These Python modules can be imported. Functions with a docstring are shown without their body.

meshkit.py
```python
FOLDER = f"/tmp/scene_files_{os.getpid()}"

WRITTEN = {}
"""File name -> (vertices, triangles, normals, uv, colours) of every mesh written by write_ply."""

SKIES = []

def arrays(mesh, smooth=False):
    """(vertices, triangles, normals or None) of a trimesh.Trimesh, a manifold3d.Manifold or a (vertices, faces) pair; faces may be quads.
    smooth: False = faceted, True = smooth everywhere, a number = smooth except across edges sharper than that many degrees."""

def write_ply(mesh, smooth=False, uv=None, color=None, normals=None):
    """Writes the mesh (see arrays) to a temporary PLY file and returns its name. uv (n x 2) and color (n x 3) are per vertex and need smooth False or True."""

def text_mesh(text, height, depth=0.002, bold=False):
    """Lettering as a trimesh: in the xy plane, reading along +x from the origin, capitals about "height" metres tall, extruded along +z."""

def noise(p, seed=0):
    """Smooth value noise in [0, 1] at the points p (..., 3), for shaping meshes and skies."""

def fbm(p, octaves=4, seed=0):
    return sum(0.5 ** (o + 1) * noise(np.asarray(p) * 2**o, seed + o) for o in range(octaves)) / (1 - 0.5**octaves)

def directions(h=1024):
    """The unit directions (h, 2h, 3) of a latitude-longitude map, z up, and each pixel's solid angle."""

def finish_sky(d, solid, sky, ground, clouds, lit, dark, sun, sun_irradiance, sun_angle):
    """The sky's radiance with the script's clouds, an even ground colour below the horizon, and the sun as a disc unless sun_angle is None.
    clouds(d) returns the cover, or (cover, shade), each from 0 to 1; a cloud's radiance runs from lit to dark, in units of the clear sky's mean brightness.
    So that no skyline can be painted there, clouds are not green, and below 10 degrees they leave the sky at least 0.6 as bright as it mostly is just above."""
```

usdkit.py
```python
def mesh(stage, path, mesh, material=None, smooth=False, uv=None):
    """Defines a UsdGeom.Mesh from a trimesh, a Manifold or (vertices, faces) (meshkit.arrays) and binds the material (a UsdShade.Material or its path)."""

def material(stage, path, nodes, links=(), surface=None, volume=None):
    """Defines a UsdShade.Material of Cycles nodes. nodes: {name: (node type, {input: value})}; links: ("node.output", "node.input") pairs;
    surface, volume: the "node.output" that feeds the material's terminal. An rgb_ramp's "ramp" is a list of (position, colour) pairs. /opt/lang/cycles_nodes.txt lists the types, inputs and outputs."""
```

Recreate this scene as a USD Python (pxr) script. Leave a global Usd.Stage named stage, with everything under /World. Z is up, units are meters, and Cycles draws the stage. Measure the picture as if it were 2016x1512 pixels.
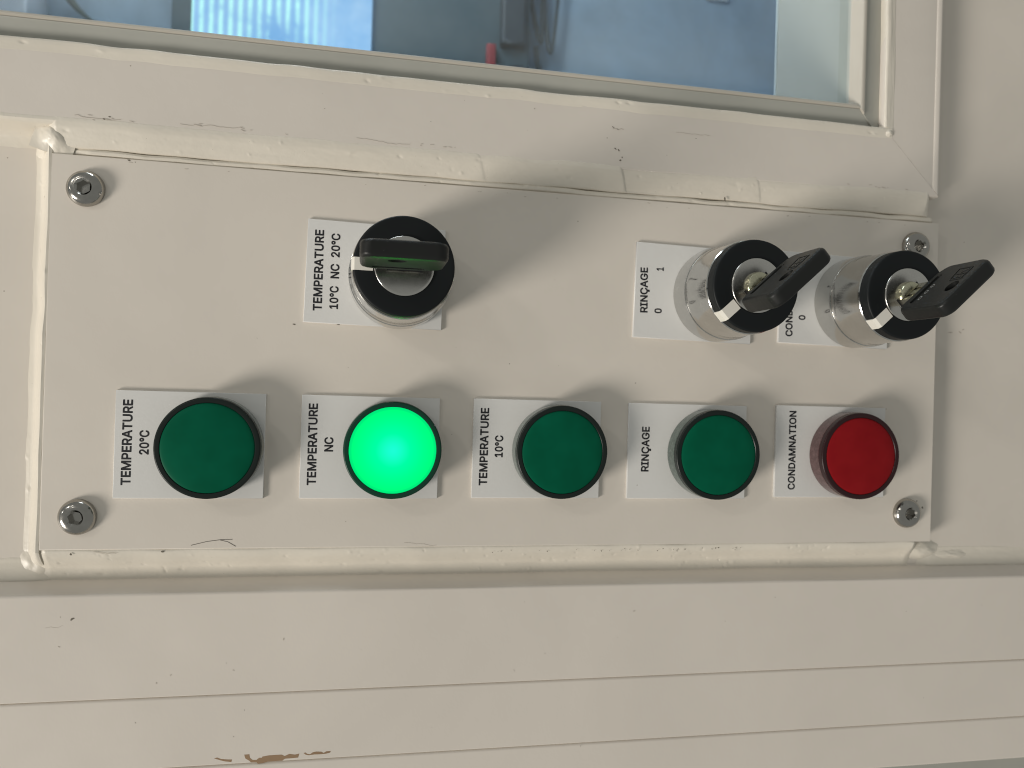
import math, random
import numpy as np, trimesh, manifold3d as m3, usdkit, meshkit
from shapely.geometry import Polygon
from pxr import Usd, UsdGeom, UsdLux, UsdShade, Sdf, Gf, Vt

stage = Usd.Stage.CreateInMemory()
UsdGeom.SetStageUpAxis(stage, UsdGeom.Tokens.z)
UsdGeom.SetStageMetersPerUnit(stage, 1.0)
UsdGeom.Xform.Define(stage, '/World')
rng = np.random.default_rng(7)
MM = 0.001
Z0 = 1.40
# All sizes below are millimetres in the panel's own frame: u = down the wall, v = to the viewer's left, n = out of the wall.
def place(p):
    p = np.asarray(p, float)
    return np.stack([-p[..., 1] * MM, -p[..., 2] * MM, -p[..., 0] * MM], -1)
def at(u, v, n=0.0):
    x, y, z = place((u, v, n))
    return (float(x), float(y), float(z + Z0))

# ------------------------------------------------------------------ camera, lamps, exposure
CAM_C = (-70.155, 27.292, 239.596)
CAM_R = np.array([[0.9812286060, -0.0296810801, -0.1905504032], [0.0300826483, 0.9995471061, -0.0007855279], [0.1904874195, -0.0049614783, 0.9816770991]])
cam = UsdGeom.Camera.Define(stage, '/World/camera')
def dirw(a):  # (u, v, into the wall) to world
    return np.array([-a[1], a[2], -a[0]])
rx, dn, fw = (dirw(CAM_R[i]) for i in range(3))
M = np.eye(4); M[0, :3] = rx; M[1, :3] = -dn; M[2, :3] = -fw; M[3, :3] = at(*CAM_C)
cam.AddTransformOp().Set(Gf.Matrix4d(*M.ravel().tolist()))
FOCAL = 6.9
cam.CreateFocalLengthAttr(FOCAL)
cam.CreateHorizontalApertureAttr(FOCAL * 2016 / 1520.587)
cam.CreateVerticalApertureAttr(FOCAL * 1512 / 1520.587)
cam.CreateClippingRangeAttr(Gf.Vec2f(0.01, 50))
cam.CreateFStopAttr(4.0)
cam.CreateFocusDistanceAttr(0.222)
cam.CreateExposureAttr(0.0)

def aim(prim, pos, target):
    pos, target = np.array(pos, float), np.array(target, float)
    z = pos - target; z /= np.linalg.norm(z)
    up = np.array([0, 0, 1.0]); x = np.cross(up, z); x /= np.linalg.norm(x); y = np.cross(z, x)
    m = np.eye(4); m[0, :3], m[1, :3], m[2, :3], m[3, :3] = x, y, z, pos
    UsdGeom.Xformable(prim).AddTransformOp().Set(Gf.Matrix4d(*m.ravel().tolist()))
def disk(name, d, dist, radius, intensity, color, target=(0, 20, 0)):
    l = UsdLux.DiskLight.Define(stage, '/World/' + name)
    d = np.array(d, float); d /= np.linalg.norm(d)
    aim(l, at(*(np.array(target) + d * dist)), at(*target))
    l.CreateRadiusAttr(radius); l.CreateIntensityAttr(intensity); l.CreateColorAttr(Gf.Vec3f(*color))
KEY = (-0.82, 0.42, 0.405)
disk('ceiling_lamp', KEY, 2600, 0.36, 38.5, (1.0, 0.94, 0.865))
for i, (d, r, e) in enumerate([((-0.80, -0.45, 0.62), 0.05, 40), ((-0.66, -0.62, 0.80), 0.03, 40), ((-0.85, -0.12, 0.40), 0.03, 40), ((-0.55, -0.40, 0.95), 0.03, 30)]):
    disk('far_lamp_%03d' % i if i else 'far_lamp', d, 1500, r, e, (1.0, 0.96, 0.9))
dome = UsdLux.DomeLight.Define(stage, '/World/room_light')
dome.CreateIntensityAttr(0.093); dome.CreateColorAttr(Gf.Vec3f(0.968, 0.99, 0.943))
rl = UsdLux.RectLight.Define(stage, '/World/inner_room_fill')      # added fill, out of view behind the glass, brightens the inner back wall
rl.CreateWidthAttr(0.35); rl.CreateHeightAttr(0.18); rl.CreateIntensityAttr(9.0); rl.CreateColorAttr(Gf.Vec3f(0.84, 0.94, 1.0))
aim(rl, at(-150, -420, -70), at(150, -230, -330))

# ------------------------------------------------------------------ materials
K = '/World/Looks/'
UsdGeom.Scope.Define(stage, '/World/Looks')
def plain(name, color, rough=0.5, **kw):
    p = {"base_color": color, "roughness": rough}; p.update(kw)
    return usdkit.material(stage, K + name, {"p": ("principled_bsdf", p)}, [], surface="p.BSDF")
def paint(name, color, rough=0.38, var=0.05, dirt=(0.30, 0.25, 0.19), specks=0.5, bump=0.00004, spec_scale=260, **kw):
    """Painted surface: slow tonal drift, scattered dust specks, faint scuffs, brushed relief."""
    c = np.array(color)
    nodes = {
        "tc": ("geometry", {}),
        "n1": ("noise_texture", {"scale": 16.0, "detail": 5.0, "roughness": 0.6, "distortion": 0.4}),
        "r1": ("rgb_ramp", {"ramp": [(0.3, tuple(c * (1 - var))), (0.7, tuple(np.minimum(1, c * (1 + var * 0.6))))]}),
        "vo": ("voronoi_texture", {"scale": float(spec_scale), "randomness": 1.0}),
        "vr": ("rgb_ramp", {"ramp": [(0.0, (1, 1, 1)), (0.035, (1, 1, 1)), (0.07, (0, 0, 0)), (1, (0, 0, 0))]}),
        "wn": ("separate_color", {}),
        "th": ("math", {"math_type": "greater_than", "value2": 1.0 - 0.10 * specks}),
        "mu": ("math", {"math_type": "multiply"}),
        "m2": ("math", {"math_type": "multiply", "value2": 0.75}),
        "mx": ("mix_color", {"blend_type": "mix", "b": dirt}),
        "n2": ("noise_texture", {"scale": 900.0, "detail": 4.0, "roughness": 0.6}),
        "n3": ("noise_texture", {"scale": 60.0, "detail": 2.0}),
        "rr": ("map_range", {"from_min": 0.3, "from_max": 0.7, "to_min": rough - 0.06, "to_max": rough + 0.1, "clamp": True}),
        "b": ("bump", {"strength": 0.5, "distance": bump}),
        "p": ("principled_bsdf", dict({"roughness": rough}, **kw)),
    }
    links = [("tc.position", "n1.vector"), ("n1.fac", "r1.fac"), ("tc.position", "vo.vector"), ("vo.distance", "vr.fac"),
             ("vo.color", "wn.color"), ("wn.r", "th.value1"), ("th.value", "mu.value1"), ("vr.color", "mu.value2"), ("mu.value", "m2.value1"),
             ("m2.value", "mx.fac"), ("r1.color", "mx.a"), ("mx.result", "p.base_color"), ("tc.position", "n2.vector"), ("n2.fac", "b.height"),
             ("b.normal", "p.normal"), ("tc.position", "n3.vector"), ("n3.fac", "rr.value"), ("rr.result", "p.roughness")]
    return usdkit.material(stage, K + name, nodes, links, surface="p.BSDF")
WARM = np.array((0.722, 0.664, 0.588))
M_PANEL = paint('panel_paint', WARM, 0.42, specks=0.35)
M_FRAME = paint('frame_paint', WARM * (0.99, 0.99, 1.0), 0.30, specks=0.4)
M_WALL = paint('wall_paint', WARM * 0.985, 0.40, specks=0.3)
M_BOARD = paint('board_paint', WARM * (1.0, 1.0, 1.01), 0.36, specks=0.2)
M_SEAL = paint('sealant_paint', (0.75, 0.695, 0.60), 0.40, var=0.10, specks=1.6, bump=0.0001, spec_scale=700)
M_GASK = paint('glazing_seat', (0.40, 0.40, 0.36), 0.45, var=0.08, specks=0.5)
M_BEADW = paint('glazing_bead_paint', (0.52, 0.485, 0.42), 0.35, specks=0.2)
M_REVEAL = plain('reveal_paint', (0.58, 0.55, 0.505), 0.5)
M_PLATE = paint('label_white', (0.735, 0.725, 0.70), 0.34, var=0.03, specks=0.25)
M_INK = plain('ink', (0.012, 0.012, 0.015), 0.5)
M_BLACK = paint('black_plastic', (0.0085, 0.0105, 0.0115), 0.45, specular_ior_level=0.22, var=0.1, dirt=(0.10, 0.10, 0.09), specks=0.5, bump=0.00003)
M_KEYP = paint('key_plastic', (0.0120, 0.0128, 0.0122), 0.40, specular_ior_level=0.30, var=0.15, dirt=(0.16, 0.15, 0.14), specks=1.2, bump=0.00008, spec_scale=900)
M_WHITEP = plain('pointer_white', (0.78, 0.75, 0.68), 0.4)
def metal(name, color, rough, var=0.06, scale=300.0, bump=0.00002):
    return usdkit.material(stage, K + name, {
        "g": ("geometry", {}), "n": ("noise_texture", {"scale": scale, "detail": 4.0, "roughness": 0.65}),
        "r": ("map_range", {"from_min": 0.3, "from_max": 0.75, "to_min": max(0.03, rough - var), "to_max": rough + var * 1.6, "clamp": True}),
        "c": ("rgb_ramp", {"ramp": [(0.25, tuple(np.array(color) * 0.88)), (0.7, color)]}),
        "b": ("bump", {"strength": 0.35, "distance": bump}),
        "p": ("principled_bsdf", {"metallic": 1.0, "base_color": color, "roughness": rough})},
        [("g.position", "n.vector"), ("n.fac", "r.value"), ("r.result", "p.roughness"), ("n.fac", "c.fac"), ("c.color", "p.base_color"), ("n.fac", "b.height"), ("b.normal", "p.normal")], surface="p.BSDF")
M_CHROME = metal('satin_chrome', (0.60, 0.595, 0.575), 0.12, 0.04)
M_DISC = metal('polished_face', (0.64, 0.62, 0.585), 0.20, 0.04, 120.0, 0.000003)
M_STEEL = metal('stainless_steel', (0.43, 0.415, 0.385), 0.15, 0.06, 500.0)
M_BRASS = metal('nickel_brass', (0.62, 0.60, 0.44), 0.25, 0.08, 600.0)
M_BLADE = metal('key_blade_metal', (0.50, 0.48, 0.40), 0.32, 0.1, 600.0)
def smoked(name, dark, pale):
    """Smoked clear plastic of the pilot light's collar, with dust."""
    return usdkit.material(stage, K + name, {
        "g": ("geometry", {}), "n": ("noise_texture", {"scale": 700.0, "detail": 5.0, "roughness": 0.7}),
        "c": ("rgb_ramp", {"ramp": [(0.45, dark), (0.72, pale)]}),
        "p": ("principled_bsdf", {"roughness": 0.22, "coat_weight": 0.4, "coat_roughness": 0.08, "subsurface_weight": 0.0})},
        [("g.position", "n.vector"), ("n.fac", "c.fac"), ("c.color", "p.base_color")], surface="p.BSDF")
M_COLLAR_G = smoked('smoked_collar_green', (0.055, 0.078, 0.066), (0.115, 0.145, 0.125))
M_COLLAR_R = smoked('smoked_collar_red', (0.075, 0.036, 0.036), (0.135, 0.075, 0.075))
M_RING_G = plain('ring_green_black', (0.0085, 0.0135, 0.0115), 0.33, specular_ior_level=0.3)
M_RING_GLOW = plain('ring_glow_green', (0.003, 0.045, 0.025), 0.33, specular_ior_level=0.3)  # the lamp's green glow in the ring is put into its base colour
M_RING_R = plain('ring_red_black', (0.026, 0.008, 0.009), 0.33, specular_ior_level=0.3)
def lens_mat(name, color, bright):
    return usdkit.material(stage, K + name, {
        "g": ("geometry", {}), "n": ("noise_texture", {"scale": 150.0, "detail": 2.0}),
        "c": ("rgb_ramp", {"ramp": [(0.35, color), (0.75, bright)]}),
        "p": ("principled_bsdf", {"roughness": 0.42, "specular_ior_level": 0.06, "subsurface_weight": 0.0})},
        [("g.position", "n.vector"), ("n.fac", "c.fac"), ("c.color", "p.base_color")], surface="p.BSDF")
M_LENS_G = lens_mat('green_lens', (0.0008, 0.088, 0.044), (0.0012, 0.105, 0.054))
M_LENS_R = lens_mat('red_lens', (0.235, 0.008, 0.011), (0.265, 0.010, 0.013))
# ------------------------------------------------------------------ mesh helpers (millimetres in, placed metres out)
def W(mesh):
    """u, v, n in millimetres to metres in the stage's axes; the frame is left-handed, so faces turn over."""
    if hasattr(mesh, 'to_mesh'):
        q = mesh.to_mesh(); v, f = np.array(q.vert_properties[:, :3], float), np.array(q.tri_verts)
    elif isinstance(mesh, tuple):
        v, f = np.asarray(mesh[0], float), np.asarray(mesh[1], int)
        if f.shape[1] == 4: f = np.vstack([f[:, [0, 1, 2]], f[:, [0, 2, 3]]])
    else:
        v, f = np.array(mesh.vertices), np.array(mesh.faces)
    return trimesh.Trimesh(place(v), f[:, ::-1], process=False)
used = {}
def numbered(path):
    k = used.get(path, 0); used[path] = k + 1
    return path if k == 0 else '%s_%03d' % (path, k)
def thing(name, label, cat, pos=(0, 0, 0), rot=0.0, group=None):
    x = UsdGeom.Xform.Define(stage, numbered('/World/' + name))
    x.AddTranslateOp().Set(Gf.Vec3d(*at(*pos)))
    if rot: x.AddRotateYOp().Set(rot)
    tag(x.GetPrim(), label, cat, group)
    return x.GetPrim()
def tag(p, label=None, cat=None, group=None, kind=None):
    for k, t in (('label', label), ('category', cat), ('group', group), ('kind', kind)):
        if t: p.SetCustomDataByKey(k, t)
def part(name, mesh, mat, parent, smooth=30, label=None):
    path = numbered(str(parent.GetPath()) + '/' + name)
    p = usdkit.mesh(stage, path, W(mesh), mat, smooth=smooth).GetPrim()
    if label: tag(p, label)
    return p
def dup(src, label, pos, rot, cat, group):
    x = UsdGeom.Xform.Define(stage, numbered(str(src.GetPath())))
    x.GetPrim().GetReferences().AddInternalReference(src.GetPath())
    x.ClearXformOpOrder()
    x.AddTranslateOp(opSuffix='own').Set(Gf.Vec3d(*at(*pos)))
    if rot: x.AddRotateYOp(opSuffix='own').Set(rot)
    tag(x.GetPrim(), label, cat, group)
    x.GetPrim().SetInstanceable(True)
    return x.GetPrim()
def lathe(prof, N=96):
    """Solid of revolution about n; prof is (radius, n) from the axis or rim at the bottom to the top."""
    prof = [tuple(p) for p in prof]
    a = np.arange(N) * 2 * np.pi / N
    V, rows = [], []
    for r, n in prof:
        if r < 1e-6:
            rows.append([len(V)] * N); V.append((0, 0, n))
        else:
            rows.append(list(range(len(V), len(V) + N)))
            V += [(r * math.cos(t), r * math.sin(t), n) for t in a]
    F = []
    for A, B in zip(rows[:-1], rows[1:]):
        for i in range(N):
            j = (i + 1) % N
            for tri in ((A[i], A[j], B[j]), (A[i], B[j], B[i])):
                if len(set(tri)) == 3: F.append(tri)
    return (np.array(V, float), np.array(F))
def arc(r, n, rad, a0, a1, k=5):
    return [(r + rad * math.cos(t), n + rad * math.sin(t)) for t in np.radians(np.linspace(a0, a1, k))]
def hull(pts):
    return m3.Manifold.hull_points(np.asarray(pts, float))
def slab(u0, u1, v0, v1, n0, n1, c=0.4):
    """Box whose front edges are rounded over c mm."""
    P = [(u, v, n0) for u in (u0, u1) for v in (v0, v1)]
    for t in np.radians(np.linspace(0, 90, 5)):
        d, h = c * (1 - math.cos(t)), c * (1 - math.sin(t))
        P += [(u, v, n1 - h) for u in (u0 + d, u1 - d) for v in (v0 + d, v1 - d)]
    return hull(P)
def box(u0, u1, v0, v1, n0, n1):
    return hull([(u, v, n) for u in (u0, u1) for v in (v0, v1) for n in (n0, n1)])
def strip(rings):
    """Joins equal-length closed rings of points into a tube with closed ends."""
    R = np.asarray(rings, float); S, P = R.shape[:2]
    V = R.reshape(-1, 3); F = []
    i, j = np.meshgrid(np.arange(S - 1), np.arange(P), indexing='ij')
    a, b, c, d = i * P + j, i * P + (j + 1) % P, (i + 1) * P + (j + 1) % P, (i + 1) * P + j
    F = np.stack([a, b, c, d], -1).reshape(-1, 4)
    T = np.vstack([F[:, [0, 1, 2]], F[:, [0, 2, 3]]])
    from mapbox_earcut import triangulate_float64 as ear
    def cap(r, flip):
        q = r - r.mean(0); w = np.linalg.svd(q, full_matrices=False)[2][:2]
        t = ear(q @ w.T, np.array([P], np.uint32)).reshape(-1, 3)
        return t
    try:
        T = np.vstack([T, cap(R[0], 0), cap(R[-1], 1) + (S - 1) * P])
    except Exception:
        pass
    m = trimesh.Trimesh(V, T, process=False)
    trimesh.repair.fix_normals(m)
    return m
def text(txt, start, length, cap, n, ang=0.0, depth=0.05):
    """Lettering on a plate: start is the (u, v) of the mid-height of the first letter's outer edge; it reads towards -v with its top towards -u."""
    t = meshkit.text_mesh(txt, cap, depth=depth, bold=True)
    from shapely import union_all
    tri = t.triangles[t.face_normals[:, 2] > 0.9][:, :, :2]
    g = union_all([Polygon(q) for q in tri]).buffer(0.002 * cap).buffer(cap * 0.012)
    t = trimesh.util.concatenate([trimesh.creation.extrude_polygon(p, depth, engine='earcut') for p in getattr(g, 'geoms', [g])])
    v = np.array(t.vertices); x0, x1 = v[:, 0].min(), v[:, 0].max()
    x = (v[:, 0] - x0) * (length / (x1 - x0)); y = v[:, 1] - cap / 2
    ca, sa = math.cos(ang), math.sin(ang)
    X, Y = x * ca - y * sa, x * sa + y * ca
    return (np.stack([start[0] - Y, start[1] - X, n + v[:, 2]], -1), np.array(t.faces)[:, ::-1])

# ------------------------------------------------------------------ the wall behind everything
wall = UsdGeom.Xform.Define(stage, '/World/wall').GetPrim(); UsdGeom.Xformable(wall).AddTranslateOp().Set(Gf.Vec3d(*at(0, 0, 0)))
tag(wall, kind='structure')
UE = 330.0
base = box(-UE, UE, -330, 96, -55, -6) - box(-300, 104, -300, -70, -60, 0)
part('recessed_board', base, M_WALL, wall, smooth=False)
# lower rail with a sloped, rounded upper flank, then the boards below it
def board(v0, v1, n1, r0, r1, n0=-20.0, slope=0.0, wob=0.0, seed=1):
    us = np.linspace(-UE, UE, 60)
    prof = []
    if slope:
        prof += [(v0, -6.6), (v0 + 0.3, -5.9), (v0 + slope * 0.55, -2.6)]
        v0 = v0 + slope
    prof += [(v0 + r0 * (1 - math.sin(t)), n1 - r0 * (1 - math.cos(t))) for t in np.radians(np.linspace(80, 0, 7))]
    prof += [(v1 - r1 * (1 - math.sin(t)), n1 - r1 * (1 - math.cos(t))) for t in np.radians(np.linspace(0, 88, 6))]
    prof += [(v1, n0), (v0, n0)] if not slope else [(v1, n0), (v0 - slope, n0)]
    rings = []
    for u in us:
        w = wob * (meshkit.noise(np.array([[u * 0.03, seed, 0.5]]))[0] - 0.5)
        rings.append([(u, v + (w if i < 7 else 0), n) for i, (v, n) in enumerate(prof)])
    return strip(rings)
part('lower_rail', board(86.6, 120.2, 0.0, 1.2, 0.35, slope=3.0, wob=0.5), M_BOARD, wall, label='wide rail just under the panel, above the first seam')
part('board', board(120.32, 140.95, -0.2, 0.9, 0.4, seed=3), M_BOARD, wall)
part('board', board(141.07, 156.3, -0.4, 0.9, 0.8, seed=5), M_BOARD, wall)
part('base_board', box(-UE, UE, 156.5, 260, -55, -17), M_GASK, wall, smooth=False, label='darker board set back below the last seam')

# brown chips where the paint has come off the board
def blob_poly(pts, n, thick=0.06, seed=0):
    ring = np.array(pts, float)
    P = Polygon(ring).buffer(0.05).simplify(0.02)
    m = trimesh.creation.extrude_polygon(P, thick, engine='earcut'); m.apply_translation([0, 0, n]); return m
M_CHIP = paint('bare_brown', (0.33, 0.215, 0.125), 0.7, var=0.2, specks=0.3)
def px_poly(q, s, x0, y0, a, b):  # outline drawn in a local grid, scaled to the board
    return [(a[0] + (x - x0) * s, a[1] + (y - y0) * s) for x, y in q]
S_ = 8.5 / 377.0 * 1.0
def chip_pts(q):
    return [(-101.07 + (x - 545) * 0.0225 + 0.0 * y, 138.4 + (y - 305) * 0.0232 - (x - 545) * 0.0225 * -0.012 + (x - 545) * 0.00115) for x, y in q]
chips = [[(545, 305), (605, 298), (614, 345), (650, 372), (700, 372), (730, 345), (765, 345), (775, 328), (860, 312), (1020, 303), (1055, 322), (1115, 294), (1190, 302), (1243, 290), (1230, 337), (1060, 352), (1030, 375), (840, 388), (790, 405), (720, 418), (700, 395), (630, 398), (610, 378), (560, 350)],
         [(172, 350), (205, 342), (250, 360), (340, 366), (388, 366), (382, 394), (300, 386), (245, 372)],
         [(1303, 280), (1325, 276), (1345, 292), (1385, 298), (1420, 272), (1470, 262), (1530, 264), (1560, 280), (1600, 258), (1652, 255), (1645, 272), (1590, 286), (1500, 294), (1440, 296), (1370, 306), (1330, 300)]]
for i, q in enumerate(chips):
    part('paint_chip', blob_poly(chip_pts(q), -0.235), M_CHIP, wall, smooth=False)

# ------------------------------------------------------------------ the room behind the glass
room = UsdGeom.Xform.Define(stage, '/World/inner_room').GetPrim(); UsdGeom.Xformable(room).AddTranslateOp().Set(Gf.Vec3d(*at(0, 0, 0)))
tag(room, kind='structure')
M_ROOM = paint('inner_wall_paint', (0.42, 0.52, 0.62), 0.6, var=0.22, specks=0)
M_DARK = plain('dark_cabinet', (0.075, 0.115, 0.135), 0.5)
inn = box(-450, 420, -620, 140, -330, -55.2); out = box(-470, 440, -640, 160, -350, -55)
part('room_walls', (out - inn) - box(-300, 104, -300, -70, -60, -50), M_ROOM, room, smooth=False)
# ------------------------------------------------------------------ window
win = thing('window', 'white framed window with a mitred corner beside the control panel', 'window')
def offset_ring(prof, ax):
    return prof
FO_V, FO_U = -44.0, 126.6      # outer edges of the two frame members
# profile: (w = distance in from the outer edge, n)
fp = [(0.0, -6.3), (0.0, 0.9)] + [(0.9 * (1 - math.cos(t)), 1.1 + 0.9 * math.sin(t)) for t in np.radians(np.linspace(10, 90, 5))] + \
     [(6, 2.0), (14, 2.02), (19.2, 2.0), (22.2, 2.0), (22.4, 1.8), (22.4, -6.3)]
def member(prof, along_u, gap=0.06):
    """One frame member, cut at 45 degrees where the two meet at (FO_U, FO_V)."""
    A, B = [], []
    for w, n in prof:
        if along_u: A.append((-UE, FO_V - w, n)); B.append((FO_U - w - gap, FO_V - w, n))
        else: A.append((FO_U - w, -330, n)); B.append((FO_U - w, FO_V - w - gap, n))
    return strip([A, B])
part('frame_member', member(fp, True), M_FRAME, win)
fp2 = [(0.0, -6.3), (0.0, 0.8)] + [(1.1 * (1 - math.cos(t)), 1.2 + 0.9 * math.sin(t)) for t in np.radians(np.linspace(10, 90, 6))] + \
      [(2.1, 2.06), (2.6, 1.75), (6, 2.0), (14, 2.02), (19.2, 2.0), (22.2, 2.0), (22.4, 1.8), (22.4, -6.3)]
part('frame_member', member(fp2, False), M_FRAME, win)
# grey seat the glass sits in, with its white inner bead
gp = [(22.5, -9), (22.5, -1.0), (23.6, -0.9), (25.5, -0.5), (28.2, 0.0), (29.05, 0.3), (29.1, -9)]
bp = [(29.15, -9), (29.15, 0.55), (29.3, 0.85), (29.7, 0.98), (30.3, 0.95), (30.7, 0.7), (31.3, 0.0), (32.9, -1.9), (33.25, -2.35), (33.3, -9)]
FR_V, FO_V = FO_V, -41.9
gps = [(22.5, -9), (22.5, -1.6), (24.6, -1.5), (26.4, -1.1), (28.4, -0.4), (30.2, 0.0), (30.7, 0.3), (30.75, -9)]
bps = [(30.8, -9), (30.8, 0.55), (31.0, 0.85), (31.4, 0.95), (31.9, 0.8), (32.2, 0.3), (32.4, -0.6), (32.5, -2.35), (32.5, -9)]
part('glazing_seat', member(gps, True, 0.03), M_GASK, win); part('glazing_seat', member(gp, False, 0.03), M_GASK, win)
part('glazing_bead', member(bps, True, 0.03), M_BEADW, win); part('glazing_bead', member(bp, False, 0.03), M_BEADW, win)
FO_V = FR_V
M_GLASS = usdkit.material(stage, K + 'window_glass', {"t": ("transparent_bsdf", {"color": (0.93, 0.965, 0.965)}), "g": ("glossy_bsdf", {"roughness": 0.02, "color": (1, 1, 1)}),
    "f": ("fresnel", {"IOR": 1.45}), "ge": ("geometry", {}), "fr": ("math", {"math_type": "subtract", "value1": 1.0}), "mm": ("math", {"math_type": "multiply"}), "m": ("mix_closure", {}), "gn": ("noise_texture", {"scale": 22.0, "detail": 4.0, "roughness": 0.65}),
    "fm": ("map_range", {"from_min": 0.35, "from_max": 0.75, "to_min": 0.04, "to_max": 0.11, "clamp": True}), "df": ("diffuse_bsdf", {"color": (0.62, 0.64, 0.62)}), "m2": ("mix_closure", {})},
    [("ge.position", "gn.vector"), ("gn.fac", "fm.value"), ("fm.result", "m2.fac"), ("m.closure", "m2.closure1"), ("df.BSDF", "m2.closure2"), ("ge.backfacing", "fr.value2"), ("fr.value", "mm.value1"), ("f.fac", "mm.value2"), ("mm.value", "m.fac"), ("t.BSDF", "m.closure1"), ("g.BSDF", "m.closure2")], surface="m2.closure")
part('glass_pane', box(-300, 95.0, -300, -73.6, -4.0, -2.7), M_GLASS, win, smooth=False)
part('window_reveal', box(95.4, 103.5, -300, -69, -55.1, -4.1), M_REVEAL, win, smooth=False, label='pale sill of the window opening')
part('window_reveal', box(-300, 95.3, -74.5, -69.5, -55.1, -4.1), M_REVEAL, win, smooth=False)
M_EDGE_HL = plain('sill_edge_highlight', (0.75, 0.80, 0.84), 0.35)
part('edge_highlight', box(94.9, 104.5, -300, -70, -56.3, -55.15), M_EDGE_HL, win, smooth=False)  # pale strip standing in for the bright highlight along the sill edge
# scratch on the glass
def ribbon(pts, w, n, thick=0.03):
    from shapely.geometry import LineString
    P = LineString(pts).buffer(w / 2, quad_segs=2)
    m = trimesh.creation.extrude_polygon(P, thick, engine='earcut'); m.apply_translation([0, 0, n]); return m
M_SCR = plain('scratch_white', (0.8, 0.85, 0.88), 0.4)
part('scratch', ribbon([(-68.5, -93.2), (-66.8, -93.2), (-66.0, -94.3), (-66.6, -95.2)], 0.18, -2.68), M_SCR, win, smooth=False)

# ------------------------------------------------------------------ things seen through the glass
def screen_material():
    return usdkit.material(stage, K + 'lit_screen', {
        "g": ("geometry", {}), "s": ("separate_xyz", {}),
        "w": ("math", {"math_type": "multiply", "value2": 2 * math.pi / 0.00610}), "si": ("math", {"math_type": "sine"}),
        "n": ("noise_texture", {"scale": 42.0, "detail": 3.0, "roughness": 0.6}),
        "nr": ("map_range", {"from_min": 0.33, "from_max": 0.52, "to_min": 0.0, "to_max": 1.0, "clamp": True}),
        "sr": ("map_range", {"from_min": -0.6, "from_max": 0.95, "to_min": 0.0, "to_max": 1.0, "clamp": True}),
        "zr": ("map_range", {"from_min": Z0 + 0.094, "from_max": Z0 + 0.120, "to_min": 0.0, "to_max": 1.0, "clamp": True}),
        "a": ("math", {"math_type": "multiply"}), "a2": ("math", {"math_type": "multiply"}),
        "base": ("rgb_ramp", {"ramp": [(0.3, (0.20, 0.45, 0.80)), (0.7, (0.36, 0.60, 0.90))]}),
        "c": ("mix_color", {"b": (0.52, 1.0, 1.0)}),
        "e": ("emission", {"strength": 1.2})},
        [("g.position", "s.vector"), ("s.z", "w.value1"), ("w.value", "si.value1"), ("si.value", "sr.value"), ("g.position", "n.vector"), ("n.fac", "nr.value"),
         ("s.z", "zr.value"), ("sr.result", "a.value1"), ("zr.result", "a.value2"), ("a.value", "a2.value1"), ("nr.result", "a2.value2"), ("n.fac", "base.fac"),
         ("base.color", "c.a"), ("a2.value", "c.fac"), ("c.result", "e.color")], surface="e.emission")
scr = thing('screen', 'bright blue lit screen with pale stripes, seen through the window glass', 'screen', (0, 0, 0))
part('display', box(-187.5, -71.0, -330, -178, -312, -299.5), screen_material(), scr, smooth=False)
part('housing', box(-199, -71.0, -340, -170, -324, -313), M_DARK, scr, smooth=False)
part('housing', box(-199.5, -187.7, -340, -170, -312.5, -298), M_DARK, scr, smooth=False)
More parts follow.
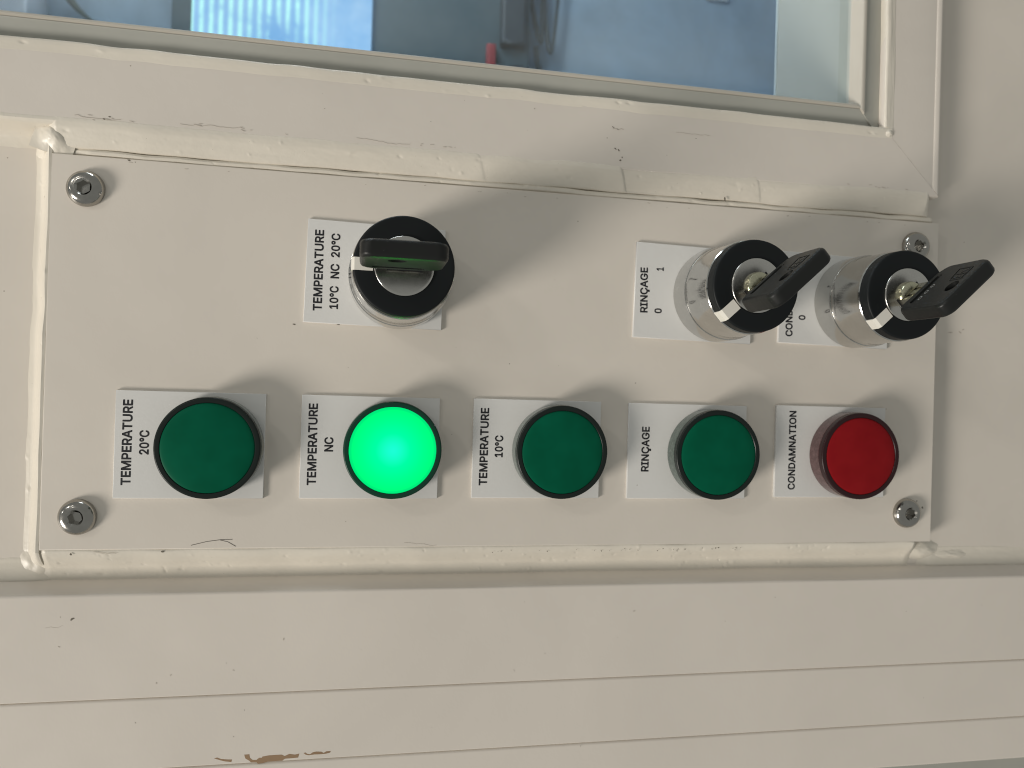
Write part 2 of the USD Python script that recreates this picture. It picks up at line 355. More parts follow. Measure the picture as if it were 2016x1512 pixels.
cab = thing('cabinet', 'dark blue grey cabinet to the right of the lit screen behind the glass', 'cabinet')
part('body', slab(-70.6, 42, -340, -130, -329, -306, 3), M_DARK, cab)
part('post', slab(19, 37, -340, -217, -305.9, -298, 3), plain('post_grey', (0.045, 0.058, 0.072), 0.5), cab)
tg = part('marker', slab(9.5, 16, -216, -180, -305, -299, 1.5), plain('dull_red', (0.36, 0.03, 0.04), 0.5), wall.GetParent())
tag(tg, 'small upright red marker in front of the dark cabinet behind the glass', 'marker')
UsdGeom.Xformable(tg).AddTranslateOp().Set(Gf.Vec3d(*at(0, 0, 0)))
def curve_mesh(pts, r, sides=8):
    p = np.array(pts, float)
    t = np.linspace(0, 1, len(p)); tt = np.linspace(0, 1, len(p) * 6)
    from scipy.interpolate import CubicSpline
    q = CubicSpline(t, p)(tt); d = np.gradient(q, axis=0); d /= np.linalg.norm(d, axis=1, keepdims=True)
    a = np.cross(d, (0.3, 0.2, 0.93)); a /= np.linalg.norm(a, axis=1, keepdims=True); b = np.cross(d, a)
    rr = np.broadcast_to(r, len(q)) if np.ndim(r) == 0 else np.interp(tt, np.linspace(0, 1, len(r)), r)
    an = np.arange(sides) * 2 * np.pi / sides
    return strip([[q[i] + rr[i] * (math.cos(x) * a[i] + math.sin(x) * b[i]) for x in an] for i in range(len(q))])
M_CABLE = plain('cable_dark', (0.05, 0.075, 0.09), 0.5)
cb = thing('cable', 'loops of dark cable hanging on the inner wall right of the cabinet', 'cable')
part('loop', curve_mesh([(42, -280, -318), (47, -245, -318), (52, -229, -318), (53, -240, -318), (52, -280, -318)], 1.6), M_CABLE, cb)
part('loop', curve_mesh([(54, -282, -320), (56, -245, -320), (60, -223, -320), (63, -240, -320), (66, -282, -320)], 1.4), M_CABLE, cb)
part('cord', curve_mesh([(49, -225, -318), (50, -215, -318), (52, -205, -318), (55, -180, -318)], 2.0), M_CABLE, cb)
lp = part('bag', trimesh.creation.icosphere(3, 1.0), M_CABLE, wall.GetParent())
vv = trimesh.creation.icosphere(4, 1.0); q = vv.vertices * (16, 20, 9); q = q * (1 + 0.25 * (meshkit.fbm(q * 0.12 + 5)[:, None] - 0.5))
stage.RemovePrim(lp.GetPath()); used['/World/bag'] = 0
lp = part('bag', (q, vv.faces), plain('bag_dark', (0.02, 0.03, 0.04), 0.6), wall.GetParent())
UsdGeom.Xformable(lp).AddTranslateOp().Set(Gf.Vec3d(*at(34, -186, -308)))
tag(lp, 'rounded dark bag at the foot of the cabinet post behind the glass', 'bag')
wb = thing('white_box', 'white box at the far left edge of the window, behind the glass', 'box')
part('body', slab(-360, -285, -260, -150, -329, -296, 2), plain('box_white', (0.86, 0.86, 0.9), 0.5), wb)
nb = thing('wall_notice', 'small pale notice on the inner wall at the top edge of the picture', 'notice')
part('sheet', slab(187, 205, -320, -283, -329.5, -327.5, 0.5), plain('notice_pale', (0.75, 0.78, 0.82), 0.5), nb)
sm = thing('branch', 'small dark leafy twig against the inner wall near the white box', 'twig')
part('stem', curve_mesh([(-290, -268, -312), (-270, -225, -312), (-250, -205, -312)], [2.5, 3.0, 0.8]), plain('twig_dark', (0.13, 0.16, 0.15), 0.7), sm)
vv = trimesh.creation.icosphere(3, 1.0); q = vv.vertices * (13, 10, 4); q = q * (1 + 0.5 * (meshkit.fbm(q * 0.2 + 3)[:, None] - 0.5))
part('leaf', (q * (1, .7, 1) + (-266, -226, -311), vv.faces), plain('leaf_grey', (0.10, 0.125, 0.12), 0.7), sm)

# ------------------------------------------------------------------ control panel
PU0, PU1, PV0, PV1 = -158.436, 128.531, -35.404, 77.22
pan = thing('control_panel', 'cream white control panel plate screwed into the recess below the window', 'panel')
part('plate', slab(PU0, PU1, PV0, PV1, -5.9, 0.0, 0.35), M_PANEL, pan)

# ------------------------------------------------------------------ sealant
seal = thing('sealant', 'cream sealant beads smeared round the edges of the control panel', 'sealant')
def bead(prof, along_u, a0, a1, steps, amp=0.28, seed=0, lap=None, crumbs=0, ends=(0, 0)):
    """A hand-smeared bead: cross profile (cross position, n) swept along one axis, with ripples, laps, pits and crumbs."""
    r = np.random.default_rng(seed)
    prof = np.array(prof, float)
    t = np.r_[0, np.cumsum(np.linalg.norm(np.diff(prof, axis=0), axis=1))]
    k = 26; tt = np.linspace(0, t[-1], k)
    X = np.interp(tt, t, prof[:, 0]); N = np.interp(tt, t, prof[:, 1])
    A = np.linspace(a0, a1, steps)
    g = np.stack(np.broadcast_arrays(A[:, None] * 0.07, X[None] * 0.55, np.full((1, 1), seed * 3.7)), -1)
    h = (meshkit.fbm(g, 4, seed) - 0.5) * 2 * amp
    fine = (meshkit.fbm(g * (7, 3.5, 1), 3, seed + 9) - 0.5) * 2 * amp * 0.22
    Xj = X[None] + (meshkit.noise(np.stack([A * 0.12, np.full_like(A, seed), np.zeros_like(A)], -1))[:, None] - 0.5) * 0.45
    Nn = N[None] + h + fine
    for (p, hgt, wdt) in (lap or []):
        s = A[:, None] - p - (X[None] - X.mean()) * 0.35
        Nn = Nn + hgt * np.clip(s / 0.9, 0, 1) ** 1.5 * np.exp(-np.maximum(s, 0) / wdt)
    for _ in range(crumbs):
        ca, ci, s, hh = r.uniform(a0, a1), r.integers(3, k - 3), r.uniform(0.2, 0.5), r.uniform(-0.3, 0.24)
        d = ((A[:, None] - ca) / (s * r.uniform(1, 2.4))) ** 2 + ((tt[None] - tt[ci]) / s) ** 2
        Nn = Nn + hh * np.exp(-d)
    edge = np.ones(k); edge[:2] = edge[-2:] = 0
    Nn = N[None] + (Nn - N[None]) * edge
    rings = []
    for i in range(steps):
        fade = 1.0
        for e, (aa, L) in zip(ends, ((a0, 1), (a1, 1))):
            if e: fade = min(fade, max(0.05, min(1, abs(A[i] - aa) / e)) ** 0.5)
        top = [(Xj[i, j], N.min() - 0.6 + (Nn[i, j] - N.min() + 0.6) * fade) for j in range(k)]
        ring = top + [(X[-1], -9.0), (X[0], -9.0)]
        rings.append([(A[i], x, n) if along_u else (x, A[i], n) for x, n in ring])
    return strip(rings)
TOP = [(-45.8, 1.7), (-45.2, 2.04), (-43.9, 2.16), (-42.6, 1.95), (-40.8, 1.25), (-39.0, 0.40), (-37.7, -0.30), (-37.4, -0.8)]
part('bead', bead(TOP, True, -160, 124.6, 900, 0.17, 3, lap=[(10.4, -0.5, 26), (-36, -0.15, 20), (58, -0.2, 14)], crumbs=40, ends=(3, 2.5)), M_SEAL, seal)
TOP2 = [(-37.6, -2.2), (-37.25, -0.75), (-36.6, -0.30), (-35.8, -0.45), (-35.3, -1.2)]
part('bead', bead(TOP2, True, -157.5, 127.6, 700, 0.12, 5, crumbs=40, ends=(9, 2)), M_SEAL, seal)
LEFT = [(-165.4, -6.15), (-164.2, -5.93), (-163.0, -5.6), (-162.2, -4.8), (-161.1, -2.9), (-159.9, -0.8), (-159.1, -0.1), (-158.3, -0.3)]
part('bead', bead(LEFT, False, -40, 83, 420, 0.16, 8, crumbs=30, ends=(0, 5)), M_SEAL, seal)
BOT = [(76.9, -0.5), (77.4, -0.06), (78.3, -0.35), (79.6, -1.2), (81.0, -2.6), (82.4, -4.1), (83.8, -5.1), (85.4, -5.6), (87.4, -5.75), (88.4, -6.4)]
part('bead', bead(BOT, True, -163, 126.2, 900, 0.18, 11, crumbs=170, ends=(6, 4)), M_SEAL, seal)
VAL = [(79.0, -6.6), (80.5, -5.95), (83.0, -5.75), (85.2, -5.55), (86.9, -5.2), (88.0, -6.4)]
part('bead', bead(VAL, True, 124.0, 330, 500, 0.16, 13, crumbs=24, ends=(9, 0)), M_SEAL, seal)
part('bead', bead(VAL, True, -330, -152, 400, 0.16, 14, crumbs=20, ends=(0, 9)), M_SEAL, seal)
FIL = [(-45.8, 1.7), (-45.2, 2.04), (-44.2, 2.1), (-43.4, 1.5), (-42.8, -0.6), (-42.0, -3.2), (-40.8, -5.0), (-38.8, -5.85), (-36.8, -6.2)]
part('bead', bead(FIL, True, -330, -156, 360, 0.20, 17, crumbs=16), M_SEAL, seal)
def lump(c, s, seed, amp=0.55):
    m = trimesh.creation.icosphere(4, 1.0); d = m.vertices
    r = 1 + amp * (meshkit.fbm(d * 1.6 + seed * 7.1, 4, seed) - 0.5)
    return (d * r[:, None] * s + c, m.faces)
def smear(u, v, n0, h, su, sv, seed, rot=0.0):
    """A thumbed-on dab of sealant: a low uneven mound whose rim runs out flat into what lies under it."""
    k = 40; x, y = np.meshgrid(np.linspace(-1.6, 1.6, k), np.linspace(-1.6, 1.6, k), indexing='ij')
    wob = 0.7 + 0.6 * meshkit.fbm(np.stack([x * 1.3 + seed * 3.1, y * 1.3, np.zeros_like(x)], -1), 3, seed)
    z = n0 - 0.7 + (h + 0.7) * np.exp(-((x * x + y * y) / wob) ** 1.15)
    z = z + (meshkit.fbm(np.stack([x * 3 + seed, y * 3, np.zeros_like(x)], -1), 3, seed + 4) - 0.5) * 0.5 * np.exp(-(x * x + y * y))
    c, s_ = math.cos(rot), math.sin(rot)
    U, V = u + x * su * c - y * sv * s_, v + x * su * s_ + y * sv * c
    P = np.stack([U, V, z], -1).reshape(-1, 3); Q = P.copy(); Q[:, 2] = n0 - 1.2
    i, j = np.meshgrid(np.arange(k - 1), np.arange(k - 1), indexing='ij'); a_ = i * k + j
    F = np.stack([a_, a_ + k, a_ + k + 1, a_ + 1], -1).reshape(-1, 4)
    return (np.vstack([P, Q]), np.vstack([F, F[:, ::-1] + k * k]))
part('smear', smear(-157.6, -40.4, 0.0, 1.7, 3.6, 3.2, 1, 0.3), M_SEAL, seal)
part('smear', smear(-160.8, -37.6, -5.7, 4.6, 2.6, 2.8, 2), M_SEAL, seal)
part('smear', smear(-160.5, 81.5, -6.0, 1.0, 5.5, 4.6, 4, 0.6), M_SEAL, seal)
part('smear', smear(128.6, 80.8, -5.9, 1.5, 7.5, 3.6, 7), M_SEAL, seal)
part('smear', smear(142.0, 83.2, -5.8, 0.5, 9.0, 2.4, 8), M_SEAL, seal)
# bead round the window opening, on the inner edge of the frame
wp = [(18.4, 1.8), (19.0, 2.05), (19.9, 2.18), (20.9, 2.32), (21.9, 2.35), (22.5, 2.1), (22.5, 1.2)]
def winbead(along_u, seed):
    if along_u:
        P = [(FO_V - w, n) for w, n in wp][::-1]
        return bead(P, True, -330, FO_U - 19.3, 800, 0.10, seed, crumbs=26)
    P = [(FO_U - w, n) for w, n in wp][::-1]
    return bead(P, False, -330, FO_V - 22.4, 500, 0.16, seed, crumbs=40)
wseal = thing('window_sealant', 'thin cream sealant line round the inner edge of the window frame', 'sealant')
part('bead', winbead(True, 21), M_SEAL, wseal); part('bead', winbead(False, 22), M_SEAL, wseal)
part('smear', smear(106.2, -64.6, 2.0, 0.9, 1.9, 1.6, 9), M_SEAL, wseal)

# ------------------------------------------------------------------ label plates
LS = (41.293, 30.99)
def plate(u, v, label, lines, rot=0.0):
    t = thing('label_plate', label, 'label', (0, 0, 0), group=None)
    m = slab(-LS[0] / 2, LS[0] / 2, -LS[1] / 2, LS[1] / 2, 0.02, 1.0, 0.18)
    c = np.array([u + LS[0] / 2, v + LS[1] / 2])
    q = m.rotate((0, 0, rot)).translate((c[0], c[1], 0))
    part('plate', q, M_PLATE, t)
    for txt, s, L, cap, a in lines:
        part('lettering', text(txt, s, L, cap, 1.0, math.radians(a)), M_INK, t, smooth=False)
plate(-139.248, 31.276, 'white label reading TEMPERATURE 20°C behind the unlit pilot light at the left end', [('TEMPERATURE', (-135.9, 58.49), 24.6, 2.45, 0.0), ('20°C', (-131.25, 49.66), 7.0, 2.4, 0.0)])
plate(-87.656, 31.197, 'white label reading TEMPERATURE NC behind the glowing green light', [('TEMPERATURE', (-84.2, 58.23), 24.5, 2.45, 0.2), ('NC', (-79.45, 48.11), 4.33, 2.4, 0)])
plate(-35.722, 30.944, 'white label reading TEMPERATURE 10°C behind the middle pilot light', [('TEMPERATURE', (-32.2, 58.03), 24.2, 2.42, 0), ('10°C', (-27.45, 49.19), 6.85, 2.38, 0)])
plate(15.084, 31.033, 'white label reading only RINÇAGE behind the fourth pilot light', [('RINÇAGE', (20.97, 53.25), 14.6, 2.4, 0)])
plate(67.253, 30.481, 'white label reading only CONDAMNATION behind the red pilot light', [('CONDAMNATION', (73.4, 58.92), 26.64, 2.38, 0.2)])
plate(-87.717, -21.228, 'white label reading TEMPERATURE 10°C NC 20°C under the lone key switch', [('TEMPERATURE', (-84.02, 5.91), 24.31, 2.42, 0), ('10°C', (-79.26, 5.13), 6.84, 2.37, 0), ('NC', (-79.21, -4.05), 4.35, 2.37, 0), ('20°C', (-79.21, -10.46), 7.11, 2.37, 0)], 1.0)
plate(15.908, -21.018, 'white label reading RINÇAGE 0 1 under a key switch', [('RINÇAGE', (19.1, 1.52), 14.67, 2.36, 1.2), ('0', (23.98, 1.54), 1.6, 2.3, 0), ('1', (24.32, -12.37), 1.15, 2.3, 0)], 1.0)
plate(67.407, -21.347, 'white label reading CONDAMNATION 0, partly hidden under the key switch at the panel end', [('CONDAMNATION', (71.0, 7.1), 26.4, 2.36, 1.2), ('0', (75.66, 1.34), 1.63, 2.3, 0), ('1', (76.0, -12.4), 1.15, 2.3, 0)], 1.0)

# ------------------------------------------------------------------ pilot lights
LC = [(-112.602, 46.942), (-60.58, 46.863), (-8.668, 46.764), (43.177, 46.945), (94.365, 46.694)]
def pilot(name, pos, label, ring, collar, lens, lit=False, group=None):
    t = thing(name, label, 'pilot light', (pos[0], pos[1], 1.0), group=group)
    part('collar', lathe([(14.1, 0.0), (14.55, 0.15), (14.6, 0.6), (14.55, 4.9), (14.45, 5.2), (12, 5.2)]), collar, t)
    part('bezel', lathe([(13.9, 5.15), (14.42, 5.25)] + arc(13.95, 6.9, 0.52, 0, 90, 7) + [(13.3, 7.45), (12.98, 7.38), (12.86, 7.25), (12.84, 5.0)]), ring, t)
    prof = [(12.82, 5.2), (12.82, 7.12)] + [(12.8 * math.sin(a), 7.15 + 1.15 * (1 - (1 - math.cos(a)) ** 0.9)) for a in np.radians(np.linspace(88, 0, 18))]
    part('lens', lathe(prof), lens, t)
    return t
GREEN = 'green pilot lights that are off'
p0 = pilot('pilot_light', LC[0], 'unlit green pilot light on the TEMPERATURE 20°C label, farthest from the red one', M_RING_G, M_COLLAR_G, M_LENS_G, group=GREEN)
dup(p0, 'unlit green pilot light on the TEMPERATURE 10°C label, right of the glowing one', (*LC[2], 1.0), 0, 'pilot light', GREEN)
dup(p0, 'unlit green pilot light on the RINÇAGE label, beside the red one', (*LC[3], 1.0), 0, 'pilot light', GREEN)
lx, ly, lz = at(*LC[1], 8)
M_LIT = usdkit.material(stage, K + 'lit_green_lens', {
    "g": ("geometry", {}), "d": ("vector_math", {"math_type": "distance", "vector2": (lx, ly, lz)}),
    "r": ("map_range", {"from_min": 0.0, "from_max": 0.0132, "to_min": 0.0, "to_max": 1.0, "clamp": True}),
    "c": ("rgb_ramp", {"ramp": [(0.0, (0.02, 15.0, 0.72)), (0.12, (0.01, 15.0, 0.62)), (0.40, (0.0, 12.0, 0.36)), (0.68, (0.0, 4.5, 0.26)), (0.84, (0.0, 1.3, 0.22)), (0.92, (0.0, 0.86, 0.20)), (1.0, (0.0, 0.70, 0.18))]}),
    "e": ("emission", {"strength": 1.05})},
    [("g.position", "d.vector1"), ("d.value", "r.value"), ("r.result", "c.fac"), ("c.color", "e.color")], surface="e.emission")
pilot('lit_pilot_light', LC[1], 'brightly glowing green pilot light on the TEMPERATURE NC label', M_RING_GLOW, M_COLLAR_G, M_LIT)
pilot('red_pilot_light', LC[4], 'dark red pilot light on the CONDAMNATION label', M_RING_R, M_COLLAR_R, M_LENS_R)

# ------------------------------------------------------------------ key switches (local frame: pointer towards -u)
KC = [(-59.788, -4.998), (44.467, -5.314), (95.432, -5.258)]
ANG = [0.0, -42.5, -42.5]
def key_switch(pos, rot, label):
    t = thing('key_switch', label, 'key switch', (pos[0], pos[1], 1.0), rot, 'key switches with a white pointer')
    part('base_ring', lathe([(14.6, 0), (15.35, 0.1), (15.42, 0.5), (15.25, 8.2), (15.15, 8.5), (14.9, 8.62), (14.2, 8.6)], 128), M_CHROME, t)
    part('barrel', lathe([(14.3, 8.5), (14.72, 8.62), (14.95, 8.85), (15.0, 9.2), (14.55, 10.6), (14.32, 21.6), (14.25, 22.2), (14.0, 22.5), (13.2, 22.5)], 128), M_CHROME, t)
    part('cap', lathe([(13.4, 22.3), (13.98, 22.45), (14.0, 22.8)] + [(13.9, 24.8)] + arc(13.2, 25.55, 0.68, 8, 85, 6) + [(12.5, 26.3), (8.3, 26.3), (8.2, 25.9)], 128), M_BLACK, t)
    part('face', lathe([(8.25, 25.5), (8.25, 26.5)] + arc(7.85, 26.55, 0.38, 5, 90, 6) + [(7.4, 26.95), (0, 26.95)]), M_DISC, t)
    pw = 1.75
    pts = [(-8.4, s * pw, n) for s in (-1, 1) for n in (26.0, 26.42)] + [(-13.35, s * pw, 26.42) for s in (-1, 1)] + [(-14.15, s * pw, 25.6) for s in (-1, 1)] + [(-14.3, s * pw, 22.6) for s in (-1, 1)] + [(-13.2, s * pw, 22.6) for s in (-1, 1)]
    part('pointer', hull(pts), M_WHITEP, t, smooth=False)
    plug = m3.Manifold.hull_points(np.array([(r * math.cos(a), r * math.sin(a), n) for r, n in ((4.0, 26.0), (4.0, 27.9), (3.7, 28.5), (3.0, 28.9), (1.5, 29.1)) for a in np.linspace(0, 2 * np.pi, 49)[:-1]]))
    plug = plug - box(-6, 6, -1.05, 8, 20, 40)
    part('keyhole', box(-4.7, 4.7, -1.5, 1.5, 26.5, 26.99), M_INK, t, smooth=False)
    slot = box(-4.95, 4.95, -1.75, 1.75, 26.6, 27.12) - box(-4.7, 4.7, -1.5, 1.5, 26, 28)
    part('keyhole_rim', slot, M_DISC, t, smooth=False)
    part('lock_plug', plug, M_BRASS, t)
    return t
k0 = key_switch(KC[0], ANG[0], 'black and chrome key switch standing alone, its white pointer towards NC')
dup(k0, 'black and chrome key switch on the RINÇAGE 0 1 label', (*KC[1], 1.0), ANG[1], 'key switch', 'key switches with a white pointer')
dup(k0, 'black and chrome key switch on the partly hidden CONDAMNATION 0 label', (*KC[2], 1.0), ANG[2], 'key switch', 'key switches with a white pointer')

# keys (bow plane spans pointer direction p = -u and n; thickness along v)
def bow():
    def outline(inset):
        c = Polygon([(-6.6, 36.0), (-9.5, 38.0), (-9.5, 53.9), (11.9, 53.9), (11.9, 36.7), (9.2, 34.9), (-2, 35.4)]).buffer(-2.9 - inset).buffer(2.9, quad_segs=8)
        return np.array(c.exterior.coords[:-1])
    th = 2.35
    P = []
    for o, h in ((outline(0.0), th - 1.2), (outline(0.15), th - 0.65), (outline(0.5), th - 0.22), (outline(1.15), th)):
        for s in (-1, 1):
            P += [(-a, s * h, n) for a, n in o]
    m = hull(P)
    # pocket and hole cut in both faces (face towards -v is seen)
    def pill(p0, p1, n, r, s):
        return hull([(-(p + r * math.cos(a)), v, n + r * math.sin(a)) for p in (p0, p1) for a in np.linspace(0, 2 * np.pi, 25)[:-1] for v in ((-3, -th + 0.55) if s < 0 else (th - 0.55, 3))])
    for s in (-1, 1):
        m = m - pill(-3.6, 7.9, 39.1, 0.95, s)
    hole = hull([(-(2.9 + 2.3 * math.cos(a)), v, 49.9 + 1.85 * math.sin(a)) for a in np.linspace(0, 2 * np.pi, 33)[:-1] for v in (-3, 3)])
    return m - hole
def key_emboss():
    th = 2.35; out = []
    fr = Polygon([(-0.2, 46.0), (-5.9, 45.2), (-5.9, 50.6), (-0.2, 50.6)]).buffer(-0.4).buffer(0.4)
    fr = fr.difference(fr.buffer(-0.35))
    from shapely.geometry import LineString
    from shapely import union_all
    bars = [LineString([(-1.2, 46.8 + 0.2), (-1.2, 49.6)]), LineString([(-1.2, 49.6), (-2.2, 48.3), (-1.3, 47.8)]), LineString([(-2.9, 47), (-2.9, 49.7)]), LineString([(-4.9, 46.6), (-3.6, 48.1), (-4.9, 49.7)])]
    g = union_all([fr] + [b.buffer(0.22) for b in bars])
    for poly in getattr(g, 'geoms', [g]):
        m = trimesh.creation.extrude_polygon(poly, 0.22, engine='earcut'); v = m.vertices
        out.append(trimesh.Trimesh(np.stack([-v[:, 0], -th + 0.08 - v[:, 2], v[:, 1]], -1), m.faces, process=False))
    return trimesh.util.concatenate(out)
M_ETCH = plain('worn_print', (0.24, 0.24, 0.235), 0.6)
def key_code():
    th = 2.35; out = []
    t = meshkit.text_mesh('0 0 0', 1.05, depth=0.03)
    v = np.array(t.vertices); v[:, 0] -= v[:, 0].min(); v[:, 0] *= 7.2 / v[:, 0].max()
    return (np.stack([-(7.5 - v[:, 0]), -th - v[:, 2], 40.45 + v[:, 1]], -1), t.faces)
def blade():
    prof = hull([(s * 4.1, w * 0.95, n) for s in (-1, 1) for w in (-1, 1) for n in (27.5, 35.9)])
    prof = prof - box(-2.6, -1.4, -2, -0.55, 27, 36.5) - box(0.6, 1.8, -2, -0.5, 27, 36.5) - box(-1.2, 0.4, 0.5, 2, 27, 36.5)
    return prof
def key(pos, rot, label, off):
    t = thing('key', label, 'key', (pos[0], pos[1], 0.0), rot, 'black headed keys left in the switches')
    part('bow', bow().translate((off, 0, 0)), M_KEYP, t, smooth=25)
    part('logo', key_emboss(), M_KEYP, t, smooth=False)
    part('blade', blade(), M_BLADE, t, smooth=False)
    return t
key0 = key(KC[1], ANG[1], 'black headed key pushed in the RINÇAGE switch', 0.0)
dup(key0, 'black headed key seen end-on, in the lone TEMPERATURE switch', (*KC[0], 0.0), ANG[0], 'key', 'black headed keys left in the switches')
k3 = thing('key_with_number', 'black headed key with a pale worn number, in the switch overhanging the panel end', 'key', (*KC[2], 0.0), ANG[2], 'black headed keys left in the switches')
part('bow', bow(), M_KEYP, k3, smooth=25); part('logo', key_emboss(), M_KEYP, k3, smooth=False); part('blade', blade(), M_BLADE, k3, smooth=False)
part('number', key_code(), M_ETCH, k3, smooth=False)

# ------------------------------------------------------------------ screws
def screw(pos, rot, label):
    t = thing('screw', label, 'screw', (*pos, 0.02), rot, 'button head hex screws')
    R, H = 5.15, 2.9
    dome = [(R - 0.05, 0.0), (R, 0.25)] + [(2.35 + (R - 2.35) * math.cos(a), 0.3 + (H - 0.3) * math.sin(a)) for a in np.radians(np.linspace(4, 86, 14))] + [(2.3, H)]
    P = [(r * math.cos(a), r * math.sin(a), n) for r, n in dome for a in np.linspace(0, 2 * np.pi, 73)[:-1]]
    m = hull(P)
    hexa = hull([(1.98 * math.cos(a), 1.98 * math.sin(a), n) for a in np.radians(np.arange(6) * 60) for n in (0.3, 4)])
    cham = hull([(r * math.cos(a), r * math.sin(a), n) for r, n in ((1.7, 2.3), (2.45, 3.0), (2.45, 3.5)) for a in np.linspace(0, 2 * np.pi, 49)[:-1]])
    part('head', m - hexa - cham, M_STEEL, t, smooth=28)
    return t
s0 = screw((-149.06, -25.82), 30, 'button head hex screw in the panel corner by the window, far from the keys')
G = 'button head hex screws'
dup(s0, 'button head hex screw in the panel corner left of the TEMPERATURE 20°C light', (-148.5, 67.67, 0.02), 12, 'screw', G)
dup(s0, 'button head hex screw half hidden behind the last key switch', (119.0, -26.42, 0.02), 41, 'screw', G)
dup(s0, 'button head hex screw in the panel corner next to the red pilot light', (118.3, 67.03, 0.02), 20, 'screw', G)

# ------------------------------------------------------------------ hairs, scuffs and crumbs of dirt
M_HAIR = plain('hair_dark', (0.07, 0.055, 0.045), 0.6)
hr = thing('hair', 'two thin dark hairs stuck on the panel under the first pilot light', 'hair')
part('strand', ribbon([(-117.8, 76.1), (-113.5, 75.05), (-109.7, 74.55), (-106.4, 74.45)], 0.13, 0.01, 0.06), M_HAIR, hr, smooth=False)
part('strand', ribbon([(-109.9, 74.6), (-107.6, 75.2), (-105.4, 76.5)], 0.11, 0.02, 0.06), M_HAIR, hr, smooth=False)
M_DIRT = plain('dirt', (0.16, 0.14, 0.11), 0.8)
M_DIRT2 = plain('faint_dirt', (0.50, 0.45, 0.385), 0.8)
def flecks(items, seed):
    r = np.random.default_rng(seed); out = []
    for u, v, n, s, asp, ang in items:
        k = 8; a = np.linspace(0, 2 * np.pi, k + 1)[:-1]
        rad = s * r.uniform(0.55, 1.15, k)
        x, y = rad * np.cos(a) * asp, rad * np.sin(a)
        c_, s_ = math.cos(ang), math.sin(ang)
        P = Polygon(np.stack([u + x * c_ - y * s_, v + x * s_ + y * c_], -1))
        if not P.is_valid: P = P.buffer(0)
        for g in getattr(P, 'geoms', [P]):
            m = trimesh.creation.extrude_polygon(g, 0.05, engine='earcut'); m.apply_translation([0, 0, n]); out.append(m)
    return trimesh.util.concatenate(out)
r = np.random.default_rng(5)
dk = [(-149.1, 96.8, 0.0, 0.32, 2.2, -0.6), (119.5 + 5.4, 65.2, 0.0, 0.36, 1.4, 1.2), (122.6, 62.9, 0.0, 0.25, 1, 0), (46.5, -37.7, 0.6, 0.35, 2.4, 1.3),
      (7.5, -50.6, 2.02, 0.18, 3.0, 0.5), (8.6, -50.2, 2.02, 0.22, 2.0, 0.9), (9.9, -48.0, 2.02, 0.2, 1.5, 0.4), (9.2, -47.0, 2.02, 0.26, 1.5, 0),
      (6.6, -57.4, 2.02, 0.16, 3.0, 0.5), (8.0, -56.9, 2.02, 0.16, 2.5, 0.6), (-138, -35.0, 0.0, 0.26, 2.0, 0.2), (-136.3, -34.6, 0.0, 0.14, 1.5, 0.2),
      (-144.3, -45.6, 2.05, 0.30, 1.6, 0.5), (-142.9, -46.4, 2.05, 0.22, 1.6, 0.1), (-90.7, 1.7 + 8.5, 0.0, 0.2, 3, 0.1), (-77.8, 9.62, 0.0, 0.22, 2.6, 0.05),
      (-125.5, 77.9, 0.0, 0.3, 1.6, 0.1), (-150, 78.3, 0.0, 0.35, 1.2, 0.6)]
dk += [(r.uniform(-30, 60), 79.0 + r.normal(0, 0.25), -0.25 - 0.2, r.uniform(0.07, 0.19), r.uniform(1, 2), r.uniform(0, 3)) for _ in range(34)]
dk += [(r.uniform(-165, 165), r.choice([-65.0, -52.0, 20.0, 70.0, 105.0, 128.0]) + r.normal(0, 5), 0.0, r.uniform(0.06, 0.13), r.uniform(1, 2), r.uniform(0, 3)) for _ in range(26)]
ok = []
for u, v, n, s, asp, a in dk:
    if v < -45: n = 2.03
    elif 86 < v < 92 or -45 <= v < -36 and n == 0: continue
    elif v > 120.3: n = -0.2
    elif v < 76 and not (PU0 < u < PU1) and v > -45: continue
    if v < -62 : continue
    ok.append((u, v, n, s, asp, a))
dirt = part('dirt', flecks(ok, 1), M_DIRT, wall.GetParent(), smooth=False)
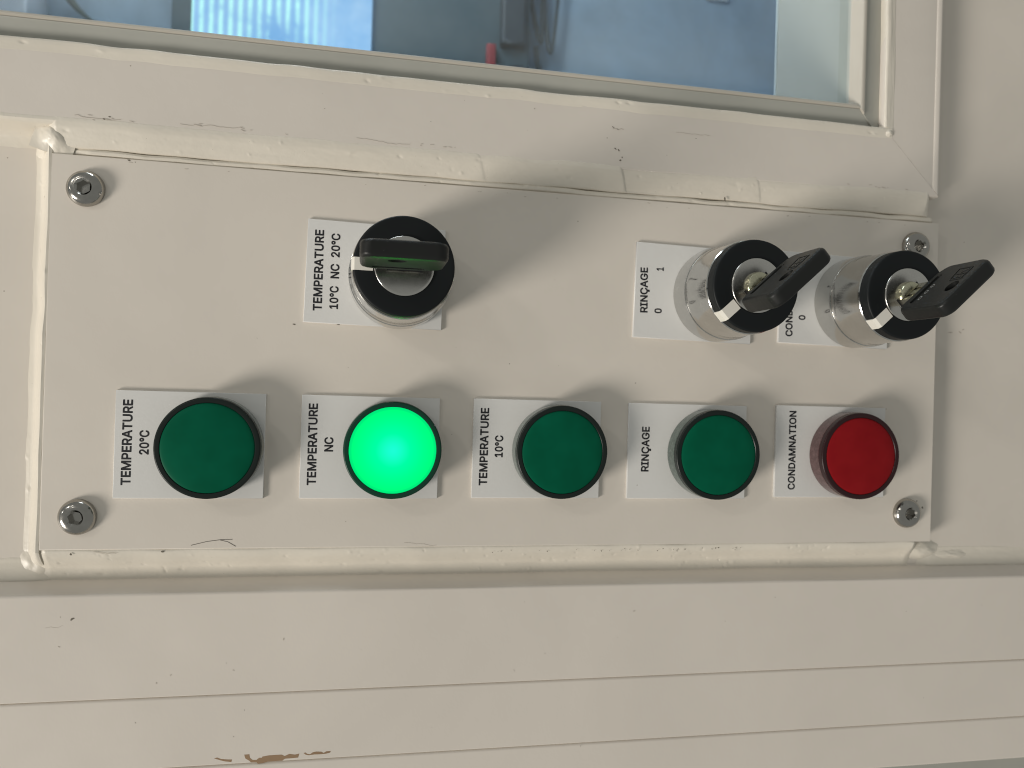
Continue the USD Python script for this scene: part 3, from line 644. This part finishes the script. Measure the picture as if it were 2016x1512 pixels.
UsdGeom.Xformable(dirt).AddTranslateOp().Set(Gf.Vec3d(*at(0, 0, 0)))
tag(dirt, 'scattered dark specks of dirt on the painted surfaces', 'dirt', kind='stuff')
fa = [(139.5, 2.4, -5.98, 0.25, 5, -0.1), (143.4, 2.2, -5.98, 0.28, 3, 0.5), (144.6, 1.2, -5.98, 0.2, 3, -0.5)]
for x0, x1, v in ((-128, -92, -46.2), (-60, -44, -46.5), (-150, -136, -45.8), (90, 118, -45.6)):
    fa += [(r.uniform(x0, x1), v + r.normal(0, 0.4), 2.08, r.uniform(0.06, 0.13), r.uniform(3, 9), r.normal(0.05, 0.15)) for _ in range(7)]
fa += [(r.uniform(-150, 120), -34.6 + r.uniform(0, 1.4), 0.0, r.uniform(0.06, 0.16), r.uniform(2, 6), r.normal(0.03, 0.15)) for _ in range(22)]
fa += [(r.uniform(-163, 120), r.uniform(93, 118), 0.0, r.uniform(0.1, 0.25), r.uniform(1, 3), r.uniform(0, 3)) for _ in range(12)]
def squiggle(u0, u1, v, n, seed, w=0.1):
    q = np.random.default_rng(seed); k = int(abs(u1 - u0) / 0.9) + 3
    return ribbon([(u, v + x) for u, x in zip(np.linspace(u0, u1, k), np.cumsum(q.normal(0, 0.16, k)))], w, n, 0.04)
sc = [flecks(fa, 2), squiggle(-74, -58, -46.6, 2.07, 31), squiggle(-124, -108, -46.3, 2.07, 32), squiggle(6.5, 10, -57.0, 2.07, 33, 0.16), squiggle(-152, -140, -46.0, 2.07, 34, 0.13),
      squiggle(-144, -138, 77.9, 0.0, 35, 0.12), squiggle(28, 40, -57.6, 2.07, 36, 0.07), squiggle(-156, -151.5, 99.0, 0.0, 37, 0.07), squiggle(-56, -46, 75.6, 0.0, 38, 0.12)]
fd = part('scuffs', trimesh.util.concatenate(sc), M_DIRT2, wall.GetParent(), smooth=False)
UsdGeom.Xformable(fd).AddTranslateOp().Set(Gf.Vec3d(*at(0, 0, 0)))
tag(fd, 'faint grey scuffs along the sealant and frame', 'scuff marks', kind='stuff')
